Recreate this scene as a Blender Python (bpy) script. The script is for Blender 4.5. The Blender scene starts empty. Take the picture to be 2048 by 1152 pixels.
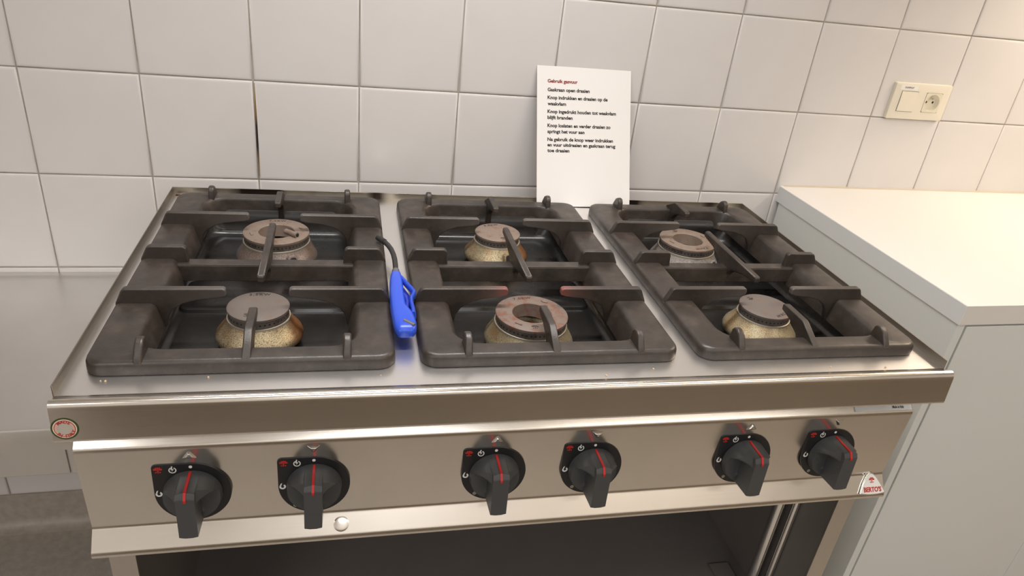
import bpy, bmesh, math, random
from mathutils import Vector, Matrix
random.seed(7)
S = bpy.context.scene
COL = S.collection
PI = math.pi

# ------------------------------------------------------------------ camera, world, lights, exposure
FLOOR_Z = 0.0
ZO = 1.10                                   # the measuring origin lies 1.10 m above the floor
HOB = Vector((0.8517, -0.0996, -0.2017 + ZO))   # rear middle of the hob plane
YAW = -0.01696
HZ = HOB.z

cam_d = bpy.data.cameras.new('camera')
cam_d.sensor_width = 36.0
cam_d.lens = 1416.547 / 2048 * 36.0
cam_d.clip_start = 0.02
cam = bpy.data.objects.new('camera', cam_d)
COL.objects.link(cam)
right = Vector((0.9705, -0.2165, 0.1059)); down = Vector((-0.0085, -0.4699, -0.8827)); fwd = Vector((0.2409, 0.8558, -0.4579))
fwd.normalize(); right = (right - fwd * right.dot(fwd)).normalized(); up = right.cross(fwd)
m = Matrix((right, up, -fwd)).transposed().to_4x4()
m.translation = Vector((0.5521, -1.4648, 0.3244 + ZO))
cam.matrix_world = m
S.camera = cam

w = bpy.data.worlds.new('world'); S.world = w
w.use_nodes = True
w.node_tree.nodes['Background'].inputs[0].default_value = (1.0, 0.97, 0.93, 1)
w.node_tree.nodes['Background'].inputs[1].default_value = 0.25

def area(name, loc, target, sx, sy, power, col):
    d = bpy.data.lights.new(name, 'AREA'); d.shape = 'RECTANGLE'; d.size = sx; d.size_y = sy
    d.energy = power; d.color = col
    o = bpy.data.objects.new(name, d); COL.objects.link(o)
    o.location = loc
    o.rotation_euler = (Vector(target) - Vector(loc)).to_track_quat('-Z', 'Y').to_euler()
    return o
# two fluorescent ceiling panels over the kitchen floor, one warm lamp strip over the white worktop
area('ceiling_panel_light', (0.4, -1.6, 2.57), (0.4, -1.6, 0), 0.9, 0.4, 8, (1.0, 0.97, 0.95))
area('ceiling_panel_light', (2.1, -1.7, 2.57), (2.1, -1.7, 0), 1.2, 0.4, 9, (1.0, 0.94, 0.88))
area('ceiling_panel_light', (-1.3, -2.9, 2.57), (-1.3, -2.9, 0), 1.2, 0.6, 38, (1.0, 0.975, 0.965))
area('ceiling_panel_light', (0.75, -3.5, 2.57), (0.75, -3.5, 0), 0.8, 0.6, 24, (1.0, 0.985, 0.98))
area('ceiling_panel_light', (2.5, -3.5, 2.57), (2.5, -3.5, 0), 1.6, 0.6, 26, (1.0, 0.92, 0.83))
hood = area('hood_light', (0.80, -0.48, 2.05), (0.80, -0.48, 0.9), 1.1, 0.14, 7.5, (1.0, 0.97, 0.945))
hood.data.spread = math.radians(105)
strip = area('worktop_strip_light', (2.30, -0.36, 1.68), (2.26, -0.36, 0.9), 1.2, 0.06, 8.0, (1.0, 0.83, 0.64))
area('added_warm_fill', (3.25, -0.22, 2.35), (1.35, -0.45, 0.9), 0.22, 0.12, 14, (1.0, 0.80, 0.58))  # added warm fill aimed at the range, no lamp known there
strip.data.spread = math.radians(140)

S.view_settings.view_transform = 'Standard'
S.view_settings.look = 'None'
S.view_settings.exposure = -0.36
S.view_settings.gamma = 1.0
S.view_settings.use_curve_mapping = False

# ------------------------------------------------------------------ materials
def mat(name, col, rough=0.5, metal=0.0, spec=0.5, **kw):
    m = bpy.data.materials.new(name); m.use_nodes = True
    b = m.node_tree.nodes['Principled BSDF']
    b.inputs['Base Color'].default_value = (*col, 1)
    b.inputs['Roughness'].default_value = rough
    b.inputs['Metallic'].default_value = metal
    b.inputs['Specular IOR Level'].default_value = spec
    return m
def nodes(m): return m.node_tree.nodes, m.node_tree.links, m.node_tree.nodes['Principled BSDF']
def coords(m, scale=(1, 1, 1)):
    n, l, b = nodes(m)
    tc = n.new('ShaderNodeTexCoord'); mp = n.new('ShaderNodeMapping')
    mp.inputs['Scale'].default_value = scale
    l.new(tc.outputs['Object'], mp.inputs['Vector'])
    return mp.outputs['Vector']
def noise(m, vec, scale, detail=4, rough=0.55):
    n, l, b = nodes(m)
    t = n.new('ShaderNodeTexNoise'); t.inputs['Scale'].default_value = scale
    t.inputs['Detail'].default_value = detail; t.inputs['Roughness'].default_value = rough
    l.new(vec, t.inputs['Vector']); return t.outputs['Fac']
def ramp(m, fac, stops):
    n, l, b = nodes(m)
    r = n.new('ShaderNodeValToRGB'); e = r.color_ramp.elements
    while len(e) < len(stops): e.new(0.5)
    for k, (p, c) in enumerate(stops):
        e[k].position = p; e[k].color = (*c, 1) if len(c) == 3 else c
    l.new(fac, r.inputs['Fac']); return r.outputs['Color']
def mix(m, fac, a, b_):
    n, l, b = nodes(m)
    x = n.new('ShaderNodeMix'); x.data_type = 'RGBA'
    for sock, v in ((0, fac), (6, a), (7, b_)):
        if isinstance(v, (tuple, float)): x.inputs[sock].default_value = (*v, 1) if isinstance(v, tuple) else v
        else: l.new(v, x.inputs[sock])
    return x.outputs[2]
def bump(m, h, strength, dist=0.002):
    n, l, b = nodes(m)
    x = n.new('ShaderNodeBump'); x.inputs['Strength'].default_value = strength; x.inputs['Distance'].default_value = dist
    l.new(h, x.inputs['Height']); l.new(x.outputs['Normal'], b.inputs['Normal'])
def setc(m, c, sock='Base Color'):
    n, l, b = nodes(m); l.new(c, b.inputs[sock])
def g(v): return (v, v, v)

def steel(name, col, rough, grain=(3, 420, 420), bs=0.08, smear=0.025):
    m = mat(name, col, rough, 1.0)
    v = coords(m, grain)
    f = noise(m, v, 1.5, 5, 0.7)
    setc(m, ramp(m, f, [(0.25, g(rough - smear)), (0.75, g(rough + smear))]), 'Roughness')
    f2 = noise(m, coords(m), 9, 3)
    c = ramp(m, f2, [(0.3, tuple(x * 0.96 for x in col)), (0.7, tuple(min(1, x * 1.02) for x in col))])
    setc(m, c)
    bump(m, f, bs, 0.0006)
    return m
M = {}
M['steel'] = steel('brushed_steel', (0.76, 0.72, 0.665), 0.20, bs=0.02)
M['hob'] = steel('hob_steel', (0.88, 0.865, 0.85), 0.31, bs=0.015)
M['table'] = steel('table_steel', (0.72, 0.705, 0.69), 0.34, bs=0.03)
M['stile'] = steel('stile_steel', (0.62, 0.58, 0.53), 0.42, (60, 60, 3))
M['lip_brown'] = steel('brown_steel', (0.27, 0.235, 0.19), 0.45)  # darker brown steel, used on the side lips
M['chrome'] = mat('chrome', (0.8, 0.8, 0.78), 0.12, 1.0)
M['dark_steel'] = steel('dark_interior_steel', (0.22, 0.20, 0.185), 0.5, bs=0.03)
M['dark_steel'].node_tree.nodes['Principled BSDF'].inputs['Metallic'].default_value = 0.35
M['tile'] = mat('white_tile', (0.68, 0.655, 0.64), 0.22)
_v = coords(M['tile']); setc(M['tile'], ramp(M['tile'], noise(M['tile'], _v, 7, 2), [(0.3, (0.665, 0.64, 0.63)), (0.7, (0.69, 0.67, 0.66))]))
bump(M['tile'], noise(M['tile'], _v, 18, 2), 0.05, 0.001)
M['grout'] = mat('grout', (0.36, 0.315, 0.255), 0.9)
setc(M['grout'], ramp(M['grout'], noise(M['grout'], coords(M['grout']), 14, 6), [(0.35, (0.30, 0.26, 0.21)), (0.65, (0.47, 0.43, 0.37))]))
M['paint'] = mat('wall_paint', (0.74, 0.71, 0.67), 0.8)
M['ceiling'] = mat('ceiling_white', (0.78, 0.76, 0.73), 0.9)
M['vinyl'] = mat('grey_vinyl', (0.24, 0.215, 0.185), 0.45)
setc(M['vinyl'], ramp(M['vinyl'], noise(M['vinyl'], coords(M['vinyl']), 60, 4), [(0.35, (0.33, 0.295, 0.255)), (0.65, (0.39, 0.35, 0.305))]))
M['laminate'] = mat('white_laminate', (0.69, 0.71, 0.69), 0.38)
M['worktop'] = mat('white_worktop', (0.74, 0.72, 0.69), 0.33)
M['edge'] = mat('edge_band', (0.74, 0.76, 0.76), 0.4)
M['iron'] = mat('cast_iron', (0.03, 0.026, 0.024), 0.5)
def iron(m, rust=0.0):
    v = coords(m)
    f = noise(m, v, 34, 8, 0.68)
    c = ramp(m, f, [(0.3, (0.020, 0.0148, 0.0118)), (0.52, (0.037, 0.028, 0.0225)), (0.75, (0.072, 0.054, 0.0435))])
    if rust:
        f3 = noise(m, v, 60, 3)
        c = mix(m, ramp(m, f3, [(0.70 - rust, g(0)), (0.78 - rust * 0.5, g(0.6))]), c, (0.12, 0.055, 0.03))
    setc(m, c)
    setc(m, ramp(m, noise(m, v, 40, 4), [(0.3, g(0.34)), (0.7, g(0.5))]), 'Roughness')
    m.node_tree.nodes['Principled BSDF'].inputs['Specular IOR Level'].default_value = 0.7
    bump(m, noise(m, v, 420, 4), 0.22, 0.0008)
iron(M['iron'])
M['finger'] = mat('cast_iron_finger', (0.05, 0.04, 0.04), 0.55); iron(M['finger'], 0.02)
M['hot_finger'] = mat('heat_reddened_iron', (0.1, 0.05, 0.04), 0.6); iron(M['hot_finger'], 0.02)
def tint_tip(m, a, b, col, axis=0):
    # wear that belongs to the finger: paler or reddened iron towards its tip
    n, l, bs = nodes(m)
    old = bs.inputs['Base Color'].links[0].from_socket
    sp = n.new('ShaderNodeSeparateXYZ'); l.new(coords(m), sp.inputs[0])
    mr = n.new('ShaderNodeMapRange'); mr.inputs[1].default_value = a; mr.inputs[2].default_value = b; mr.inputs[3].default_value = 0.85; mr.inputs[4].default_value = 0.0
    l.new(sp.outputs[axis], mr.inputs[0])
    l.new(mix(m, mr.outputs[0], old, col), bs.inputs['Base Color'])
tint_tip(M['hot_finger'], 0.05, 0.10, (0.13, 0.075, 0.065))
tint_tip(M['hot_finger'], 0.042, 0.062, (0.22, 0.07, 0.055))
M['side_finger'] = mat('cast_iron_side_finger', (0.05, 0.04, 0.04), 0.55); iron(M['side_finger'], 0.02)
tint_tip(M['side_finger'], 0.05, 0.13, (0.095, 0.08, 0.072))
M['enamel'] = mat('black_enamel', (0.014, 0.0128, 0.012), 0.2, 0.0, 0.5)
setc(M['enamel'], ramp(M['enamel'], noise(M['enamel'], coords(M['enamel']), 12, 4), [(0.35, g(0.20)), (0.7, g(0.34))]), 'Roughness')
def burner_mat(name, base, dark, spot, amount, metal=0.65):
    m = mat(name, base, 0.42, metal)
    v = coords(m)
    sp = noise(m, v, 800, 4, 0.75); big = noise(m, v, 22, 3)
    c = mix(m, ramp(m, big, [(0.45, g(0)), (0.68, g(1))]), base, spot)
    c = mix(m, ramp(m, sp, [(amount, g(1)), (amount + 0.10, g(0))]), c, dark)
    setc(m, c); bump(m, sp, 0.3, 0.0006)
    setc(m, ramp(m, big, [(0.4, g(0.36)), (0.7, g(0.55))]), 'Roughness')
    return m
M['brass'] = burner_mat('speckled_brass', (0.58, 0.49, 0.32), (0.15, 0.115, 0.07), (0.42, 0.26, 0.12), 0.40)
M['rusty_brass'] = burner_mat('rust_stained_brass', (0.56, 0.47, 0.30), (0.14, 0.10, 0.06), (0.33, 0.14, 0.05), 0.42)
def rust_side(m, a, b, col):
    n, l, bs = nodes(m); old = bs.inputs['Base Color'].links[0].from_socket
    sp = n.new('ShaderNodeSeparateXYZ'); v = coords(m); l.new(v, sp.inputs[0])
    ad = n.new('ShaderNodeMath'); ad.operation = 'MULTIPLY_ADD'; ad.inputs[1].default_value = 0.030
    l.new(noise(m, v, 55, 4), ad.inputs[0]); l.new(sp.outputs[0], ad.inputs[2])
    mr = n.new('ShaderNodeMapRange'); mr.inputs[1].default_value = a; mr.inputs[2].default_value = b; mr.inputs[4].default_value = 0.85
    l.new(ad.outputs[0], mr.inputs[0]); l.new(mix(m, mr.outputs[0], old, col), bs.inputs['Base Color'])
rust_side(M['rusty_brass'], 0.042, 0.062, (0.30, 0.115, 0.035))
M['brown_burner'] = burner_mat('browned_burner', (0.30, 0.245, 0.22), (0.08, 0.06, 0.05), (0.22, 0.13, 0.08), 0.40, 0.45)
M['grey_burner'] = burner_mat('grey_burner', (0.46, 0.43, 0.40), (0.16, 0.145, 0.13), (0.36, 0.30, 0.25), 0.42, 0.5)
M['collar'] = mat('bright_collar', (0.58, 0.53, 0.44), 0.4, 0.8)
def cap_mat(name, base, rust, lo):
    m = mat(name, base, 0.6, 0.15)
    v = coords(m)
    f = noise(m, v, 75, 5, 0.65)
    setc(m, mix(m, ramp(m, f, [(lo, g(0)), (lo + 0.16, g(0.85))]), base, rust))
    bump(m, noise(m, v, 350, 3), 0.25, 0.0006)
    return m
M['cap'] = cap_mat('burner_cap_grey', (0.155, 0.13, 0.115), (0.17, 0.105, 0.075), 0.55)
M['cap_rust'] = cap_mat('burner_cap_rusty', (0.19, 0.15, 0.125), (0.20, 0.075, 0.045), 0.47)
M['cap_tan'] = cap_mat('burner_cap_tan', (0.235, 0.18, 0.145), (0.20, 0.12, 0.08), 0.52)
M['band'] = cap_mat('flame_band_iron', (0.12, 0.10, 0.088), (0.05, 0.035, 0.028), 0.5)
M['soot'] = mat('soot', (0.006, 0.005, 0.005), 0.9)
M['engrave'] = mat('engraving', (0.04, 0.032, 0.028), 0.8)
M['knob'] = mat('knob_plastic', (0.058, 0.060, 0.062), 0.45)
bump(M['knob'], noise(M['knob'], coords(M['knob']), 900, 2), 0.08, 0.0004)
M['bezel'] = mat('bezel_plastic', (0.012, 0.0125, 0.014), 0.36)
M['red'] = mat('red_paint', (0.52, 0.012, 0.012), 0.4)
M['print_white'] = mat('white_print', (0.72, 0.72, 0.70), 0.5)
M['print_red'] = mat('red_print', (0.50, 0.02, 0.015), 0.5)
M['print_black'] = mat('black_print', (0.022, 0.02, 0.02), 0.6)
M['print_crimson'] = mat('crimson_print', (0.42, 0.04, 0.045), 0.6)
M['badge'] = mat('badge_white', (0.80, 0.80, 0.78), 0.3)
M['label'] = mat('white_label', (0.84, 0.87, 0.88), 0.2, 0.0, 0.8)
M['sticker_green'] = mat('sticker_green', (0.055, 0.085, 0.03), 0.4, 0.3)
M['sticker_cream'] = mat('sticker_cream', (0.80, 0.68, 0.52), 0.5)
M['sticker_red'] = mat('sticker_red', (0.40, 0.05, 0.04), 0.5)
M['sticker_pink'] = mat('sticker_pink', (0.66, 0.42, 0.34), 0.5)
M['sticker_grey'] = mat('sticker_grey', (0.46, 0.42, 0.36), 0.5)
M['paper'] = mat('laminated_paper', (0.74, 0.72, 0.70), 0.28)
M['socket'] = mat('cream_plastic', (0.76, 0.71, 0.60), 0.32)
M['socket_in'] = mat('cream_plastic_inner', (0.70, 0.655, 0.53), 0.35)
M['tape'] = mat('label_tape', (0.82, 0.80, 0.76), 0.25)
M['hole'] = mat('dark_hole', (0.012, 0.010, 0.009), 0.7)
M['blue'] = mat('blue_plastic', (0.028, 0.085, 0.60), 0.28)
M['blue_dark'] = mat('blue_plastic_trigger', (0.015, 0.035, 0.36), 0.35)
M['neck'] = mat('black_flexible_neck', (0.022, 0.021, 0.02), 0.5)
M['collar_grey'] = mat('grey_collar', (0.12, 0.115, 0.105), 0.45)
M['crumb'] = mat('crumb', (0.55, 0.42, 0.28), 0.8)
M['silicone'] = mat('sealant', (0.50, 0.43, 0.33), 0.6)
M['rust'] = mat('rust_stain', (0.10, 0.035, 0.012), 0.8)
# heat scorch on a grout joint: amber at both ends, black in the middle
M['scorch'] = mat('scorched_grout', (0.1, 0.06, 0.02), 0.8)
_n, _l, _b = nodes(M['scorch'])
_sx = _n.new('ShaderNodeSeparateXYZ'); _l.new(coords(M['scorch']), _sx.inputs[0])
_mr = _n.new('ShaderNodeMapRange'); _mr.inputs[1].default_value = -0.094; _mr.inputs[2].default_value = 0.094
_l.new(_sx.outputs[2], _mr.inputs[0])
setc(M['scorch'], ramp(M['scorch'], _mr.outputs[0], [(0.0, (0.30, 0.23, 0.13)), (0.16, (0.20, 0.11, 0.04)), (0.32, (0.012, 0.007, 0.004)), (0.55, (0.02, 0.010, 0.005)), (0.68, (0.20, 0.10, 0.025)), (0.86, (0.30, 0.21, 0.09)), (1.0, (0.36, 0.30, 0.22))]))
# soot along the rear lip
M['lip'] = steel('lip_steel', (0.40, 0.36, 0.30), 0.35)
_c = ramp(M['lip'], noise(M['lip'], coords(M['lip'], (1, 0.2, 0.2)), 5.5, 2), [(0.50, (0.36, 0.32, 0.26)), (0.56, (0.035, 0.025, 0.02))])
setc(M['lip'], _c)

# ------------------------------------------------------------------ helpers
def mesh_from(bm, name, smooth_angle=None):
    bmesh.ops.recalc_face_normals(bm, faces=bm.faces[:])
    me = bpy.data.meshes.new(name); bm.to_mesh(me); bm.free()
    if smooth_angle is not None:
        me.polygons.foreach_set('use_smooth', [True] * len(me.polygons))
        me.set_sharp_from_angle(angle=math.radians(smooth_angle))
    return me
def obj(name, me, m=None, parent=None, loc=(0, 0, 0), rot=(0, 0, 0), bevel=None, seg=2, smooth=None):
    if isinstance(me, bmesh.types.BMesh): me = mesh_from(me, name, smooth)
    o = bpy.data.objects.new(name, me); COL.objects.link(o)
    if m is not None and not me.materials: me.materials.append(m)
    if parent: o.parent = parent
    o.location = loc; o.rotation_euler = rot
    if bevel:
        b = o.modifiers.new('bevel', 'BEVEL'); b.width = bevel; b.segments = seg; b.limit_method = 'ANGLE'; b.angle_limit = math.radians(32)
        if smooth is None:
            me.polygons.foreach_set('use_smooth', [True] * len(me.polygons))
            me.set_sharp_from_angle(angle=math.radians(180))
            b.harden_normals = True
    return o
def tag(o, label, cat, group=None):
    o['label'] = label; o['category'] = cat
    if group: o['group'] = group
    return o
def empty(name, loc, rz=0.0):
    o = bpy.data.objects.new(name, None); COL.objects.link(o); o.empty_display_size = 0.05
    o.location = loc; o.rotation_euler = (0, 0, rz); return o
def struct(o): o['kind'] = 'structure'; return o
def box(bm, x0, x1, y0, y1, z0, z1):
    v = [bm.verts.new((x, y, z)) for x in (x0, x1) for y in (y0, y1) for z in (z0, z1)]
    for f in ((0, 1, 3, 2), (4, 6, 7, 5), (0, 4, 5, 1), (2, 3, 7, 6), (0, 2, 6, 4), (1, 5, 7, 3)): bm.faces.new([v[i] for i in f])
    return bm
def B(*a): return box(bmesh.new(), *a)
def prism(bm, pts, axis, a, b):
    """polygon pts (2D) extruded between a and b along axis; 2D order is (y,z) for x, (x,z) for y, (x,y) for z"""
    def P(p, t):
        return {'x': (t, p[0], p[1]), 'y': (p[0], t, p[1]), 'z': (p[0], p[1], t)}[axis]
    va = [bm.verts.new(P(p, a)) for p in pts]; vb = [bm.verts.new(P(p, b)) for p in pts]
    bm.faces.new(va); bm.faces.new(vb[::-1])
    n = len(pts)
    for i in range(n): bm.faces.new((va[i], vb[i], vb[(i + 1) % n], va[(i + 1) % n]))
    return bm
def loft(bm, loops, closed=False, cap0=False, cap1=False):
    vs = [[bm.verts.new(p) for p in L] for L in loops]
    n = len(vs[0]); k = len(vs)
    for i in range(k if closed else k - 1):
        A, Bv = vs[i], vs[(i + 1) % k]
        for j in range(n):
            try: bm.faces.new((A[j], A[(j + 1) % n], Bv[(j + 1) % n], Bv[j]))
            except ValueError: pass
    if cap0: bm.faces.new(vs[0][::-1])
    if cap1: bm.faces.new(vs[-1])
    return bm
def rrect(hw, hd, r, z, n=6, cx=0.0, cy=0.0):
    r = max(min(r, hw - 1e-5, hd - 1e-5), 1e-5); out = []
    for k, (sx, sy) in enumerate(((1, 1), (-1, 1), (-1, -1), (1, -1))):
        for i in range(n + 1):
            a = PI / 2 * (k + i / n)
            out.append((cx + sx * (hw - r) + r * math.cos(a), cy + sy * (hd - r) + r * math.sin(a), z))
    return out
def lathe(bm, prof, n=48, cx=0.0, cy=0.0, closed=False, cap0=False, cap1=False):
    loops = [[(cx + r * math.cos(2 * PI * i / n), cy + r * math.sin(2 * PI * i / n), z) for i in range(n)] for r, z in prof]
    return loft(bm, loops, closed, cap0, cap1)
def tube(bm, path, radii, n=14, sq=1.0):
    """swept round tube through path with a radius per point, capped"""
    P = [Vector(p) for p in path]; loops = []
    prev = None
    for i, p in enumerate(P):
        t = (P[min(i + 1, len(P) - 1)] - P[max(i - 1, 0)]).normalized()
        if prev is None:
            a = Vector((0, 0, 1)) if abs(t.z) < 0.9 else Vector((1, 0, 0))
        else: a = prev
        u = (a - t * a.dot(t)).normalized(); v = t.cross(u); prev = u
        r = radii[i] if isinstance(radii, (list, tuple)) else radii
        loops.append([p + u * (r * sq * math.cos(2 * PI * k / n)) + v * (r * math.sin(2 * PI * k / n)) for k in range(n)])
    return loft(bm, loops, False, True, True)
def text_mesh(body, size, bold=0.0, extrude=0.00015, align='LEFT', width=None, spacing=1.0):
    """lettering as a mesh in the XY plane; width stretches it to that length"""
    cu = bpy.data.curves.new('text', 'FONT'); cu.body = body; cu.size = size; cu.offset = bold; cu.extrude = extrude
    cu.space_character = spacing; cu.resolution_u = 3
    o = bpy.data.objects.new('text', cu); COL.objects.link(o)
    dg = bpy.context.evaluated_depsgraph_get()
    me = bpy.data.meshes.new_from_object(o.evaluated_get(dg))
    bpy.data.objects.remove(o); bpy.data.curves.remove(cu)
    xs = [v.co.x for v in me.vertices]; x0, x1 = min(xs), max(xs)
    k = (width / (x1 - x0)) if width else 1.0
    ox = {'LEFT': x0, 'CENTER': (x0 + x1) / 2, 'RIGHT': x1}[align]
    for v in me.vertices: v.co.x = (v.co.x - ox) * k
    return me

# ------------------------------------------------------------------ lettering first (the scene is still small)
NOTICE = [('Gebruik gasvuur', 0.2602, 0.0658, 'print_crimson'), ('Gaskraan open draaien', 0.2425, 0.0927, 'print_black'),
          ('Knop indrukken en draaien op de', 0.2265, 0.1334, 'print_black'), ('waakvlam', 0.2138, 0.0406, 'print_black'),
          ('Knop ingedrukt houden tot waakvlam', 0.1978, 0.1529, 'print_black'), ('blijft branden', 0.1855, 0.0550, 'print_black'),
          ('Knop loslaten en verder draaien zo', 0.1690, 0.1406, 'print_black'), ('springt het vuur aan', 0.1566, 0.0819, 'print_black'),
          ('Na gebruik de knop weer indrukken', 0.1404, 0.1466, 'print_black'), ('en vuur uitdraaien en gaskraan terug', 0.1290, 0.1524, 'print_black'),
          ('toe draaien', 0.1173, 0.0485, 'print_black')]
TXT = [text_mesh(t, 0.0098, 0.00038, 0.00005, width=wd) for t, _, wd, _ in NOTICE]
T_DAMP = text_mesh('DAMPKAP', 0.0062, 0.0, 0.00008, 'CENTER', 0.0245, 1.15)
T_BERTO = text_mesh("BERTO'S", 0.0108, 0.00035, 0.0002, 'CENTER', 0.0335)
T_ITALY = text_mesh('Made in Italy', 0.0058, 0.00005, 0.0001, 'CENTER', 0.021)
T_KW35 = text_mesh('3,5KW', 0.0085, 0.0001, 0.0002, 'CENTER', spacing=1.25)
T_KW70 = text_mesh('7,0KW', 0.0085, 0.0001, 0.0002, 'CENTER', spacing=1.25)
T_RING = [(c, text_mesh(c, 0.0052, 0.0002, 0.0001, 'CENTER')) for c in 'MADEINTLY']
T_RING = dict(T_RING)

# ------------------------------------------------------------------ room shell
wall = struct(obj('wall_back', B(-2.2, 4.2, 0.0, 0.12, 0, 2.6), M['grout'], None))
wall.data.materials.clear(); wall.data.materials.append(M['paint'])
struct(obj('wall_left', B(-2.32, -2.2, -4.2, 0.12, 0, 2.6), M['paint']))
struct(obj('wall_right', B(4.2, 4.32, -4.2, 0.12, 0, 2.6), M['paint']))
struct(obj('wall_front', B(-2.32, 4.32, -4.32, -4.2, 0, 2.6), M['paint']))
struct(obj('floor', B(-2.32, 4.32, -4.32, 0.12, -0.1, 0), M['vinyl']))
struct(obj('ceiling', B(-2.32, 4.32, -4.32, 0.12, 2.6, 2.7), M['ceiling']))
M['reflect_block'] = mat('dark_reflect_block', (0.36, 0.31, 0.255), 0.6)
struct(obj('added_reflection_block_1', B(-0.3, 3.2, -2.75, -2.15, 0.0, 0.92), M['reflect_block'], bevel=0.01))   # unseen dark block added across the aisle for the steel front to reflect
# tile wall: a bed of grout, each tile a piece of its own
TB = -0.0015                                   # grout face
obj('grout_bed', B(-0.8, 3.0, TB, 0.0, 0.098, 1.9), M['grout'], wall)
bm = bmesh.new()
H = 0.0989
loops = [[(sx * (H - i), d, sz * (H - i)) for sx, sz in ((1, 1), (-1, 1), (-1, -1), (1, -1))] for i, d in ((0, 0.0015), (0, -0.0024), (0.0009, -0.0037), (0.0026, -0.0044), (0.0060, -0.0046))]
loft(bm, loops, False, False, True)
TILE = mesh_from(bm, 'tile', 60); TILE.materials.append(M['tile'])
first = True
for j in range(-5, 4):                          # rows, 1.10 m is the joint under row 0
    for i in range(-4, 15):
        if j < -2 and i > 1: continue
        if j < -1 and i > 8: continue
        o = bpy.data.objects.new('tile', TILE); COL.objects.link(o); o.parent = wall
        o.location = (i * 0.2 + 0.1, random.uniform(-0.0004, 0.0003), ZO + j * 0.2 + 0.1)
        o.rotation_euler = (random.uniform(-0.002, 0.002), random.uniform(-0.0015, 0.0015), random.uniform(-0.002, 0.002))
bm = bmesh.new()
prism(bm, [(-0.0011, -0.094), (0.0011, -0.094), (0.0017, -0.03), (0.0018, 0.02), (0.0011, 0.094), (-0.0009, 0.094), (-0.0015, 0.02), (-0.0018, -0.03)], 'y', -0.0046, -0.0012)
obj('scorch_mark', bm, M['scorch'], wall, (0.4018, 0, ZO - 0.098))
# grey cove skirting
bm = bmesh.new()
cv = [(0.0, 0.0), (-0.035, 0.0), (-0.027, 0.0015), (-0.017, 0.006), (-0.009, 0.0145), (-0.005, 0.026), (-0.0045, 0.094), (-0.0035, 0.098), (0.0, 0.098)]
prism(bm, cv, 'x', -2.2, 4.2)
struct(obj('baseboard_back', bm, M['vinyl'], smooth=40))

# ------------------------------------------------------------------ steel table on the left
t = tag(empty('steel_table', (-0.75, -0.26, 0)), 'low stainless steel table against the tiled wall left of the range', 'table')
tz = ZO - 0.4115
def tl(o): return o
bm = bmesh.new()
prism(bm, [(0.2535, tz), (-0.252, tz), (-0.2565, tz - 0.0015), (-0.258, tz - 0.005), (-0.258, tz - 0.041), (-0.2555, tz - 0.0425), (-0.252, tz - 0.0405), (-0.252, tz - 0.006), (0.2535, tz - 0.006)], 'x', -0.85, 0.962)
obj('table_top', bm, M['table'], t, smooth=35)
obj('apron_panel', B(-0.8, 0.8965, -0.243, -0.238, tz - 0.101, tz - 0.008), M['table'], t, bevel=0.0012)
obj('apron_panel', B(0.8985, 0.955, -0.243, -0.238, tz - 0.101, tz - 0.008), M['table'], t, bevel=0.0012)
for sx in (-0.8, -0.05):
    for sy in (-0.215, 0.215):
        if sx > -0.1 and sy < 0: continue
        obj('leg', B(sx - 0.02, sx + 0.02, sy - 0.02, sy + 0.02, 0, tz - 0.008), M['table'], t, bevel=0.003)

# ------------------------------------------------------------------ white cabinets and worktop on the right
wz = ZO - 0.18
wt = obj('worktop', B(-0.7, 0.7, -0.3015, 0.3, -0.0395, 0), M['worktop'], None, (2.3105, -0.3015, wz), bevel=0.0012)
tag(wt, 'long white laminate worktop on the cabinets right of the range', 'worktop')
obj('edge_band', B(-0.7006, -0.6998, -0.3005, 0.2995, -0.0385, -0.001), M['edge'], wt)
obj('sealant_bead', prism(bmesh.new(), [(0.2985, 0.0002), (0.2935, 0.0002), (0.2985, 0.0035)], 'x', -0.69, 0.69), M['silicone'], wt)
cz = wz - 0.0398
def cabinet(x0, x1, label, both):
    c = tag(empty('base_cabinet', ((x0 + x1) / 2, -0.3, 0)), label, 'cabinet')
    h = (x1 - x0) / 2
    obj('side_panel', B(-h, -h + 0.0165, -0.3, 0.285, 0.1, cz), M['laminate'], c, bevel=0.0008)
    obj('side_panel', B(h - 0.0165, h, -0.282, 0.285, 0.1, cz), M['laminate'], c, bevel=0.0008)
    obj('back_panel', B(-h + 0.017, h - 0.017, 0.275, 0.285, 0.1, cz), M['laminate'], c)
    obj('bottom_panel', B(-h + 0.017, h - 0.017, -0.28, 0.274, 0.1, 0.118), M['laminate'], c)
    obj('plinth', B(-h, h, -0.25, -0.234, 0, 0.0995), M['laminate'], c)
    obj('door', B(-h + (0.0195 if both else 0.0015), h - 0.0015, -0.3015, -0.283, 0.104, cz - 0.004), M['laminate'], c, bevel=0.001)
    return c
cabinet(1.6125, 2.0800, 'white base cabinet under the worktop nearest the range, with bare side panel', True)
cabinet(2.0806, 2.53, 'second white base cabinet from the range, only its door corner in view', False)

# ------------------------------------------------------------------ gas range
rng = tag(empty('gas_range', (HOB.x, HOB.y, 0), YAW), 'stainless steel six burner gas range with black knobs standing against the tiles', 'stove')
def R(name, me, m, bevel=None, seg=2, smooth=None, loc=(0, 0, 0), rot=(0, 0, 0), parent=None):
    return obj(name, me, m, parent or rng, (loc[0], loc[1], loc[2] + (HZ if parent is None else 0)), rot, bevel, seg, smooth)
GP = 0.3976; GY = -0.3197
W2 = 0.6
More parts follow.
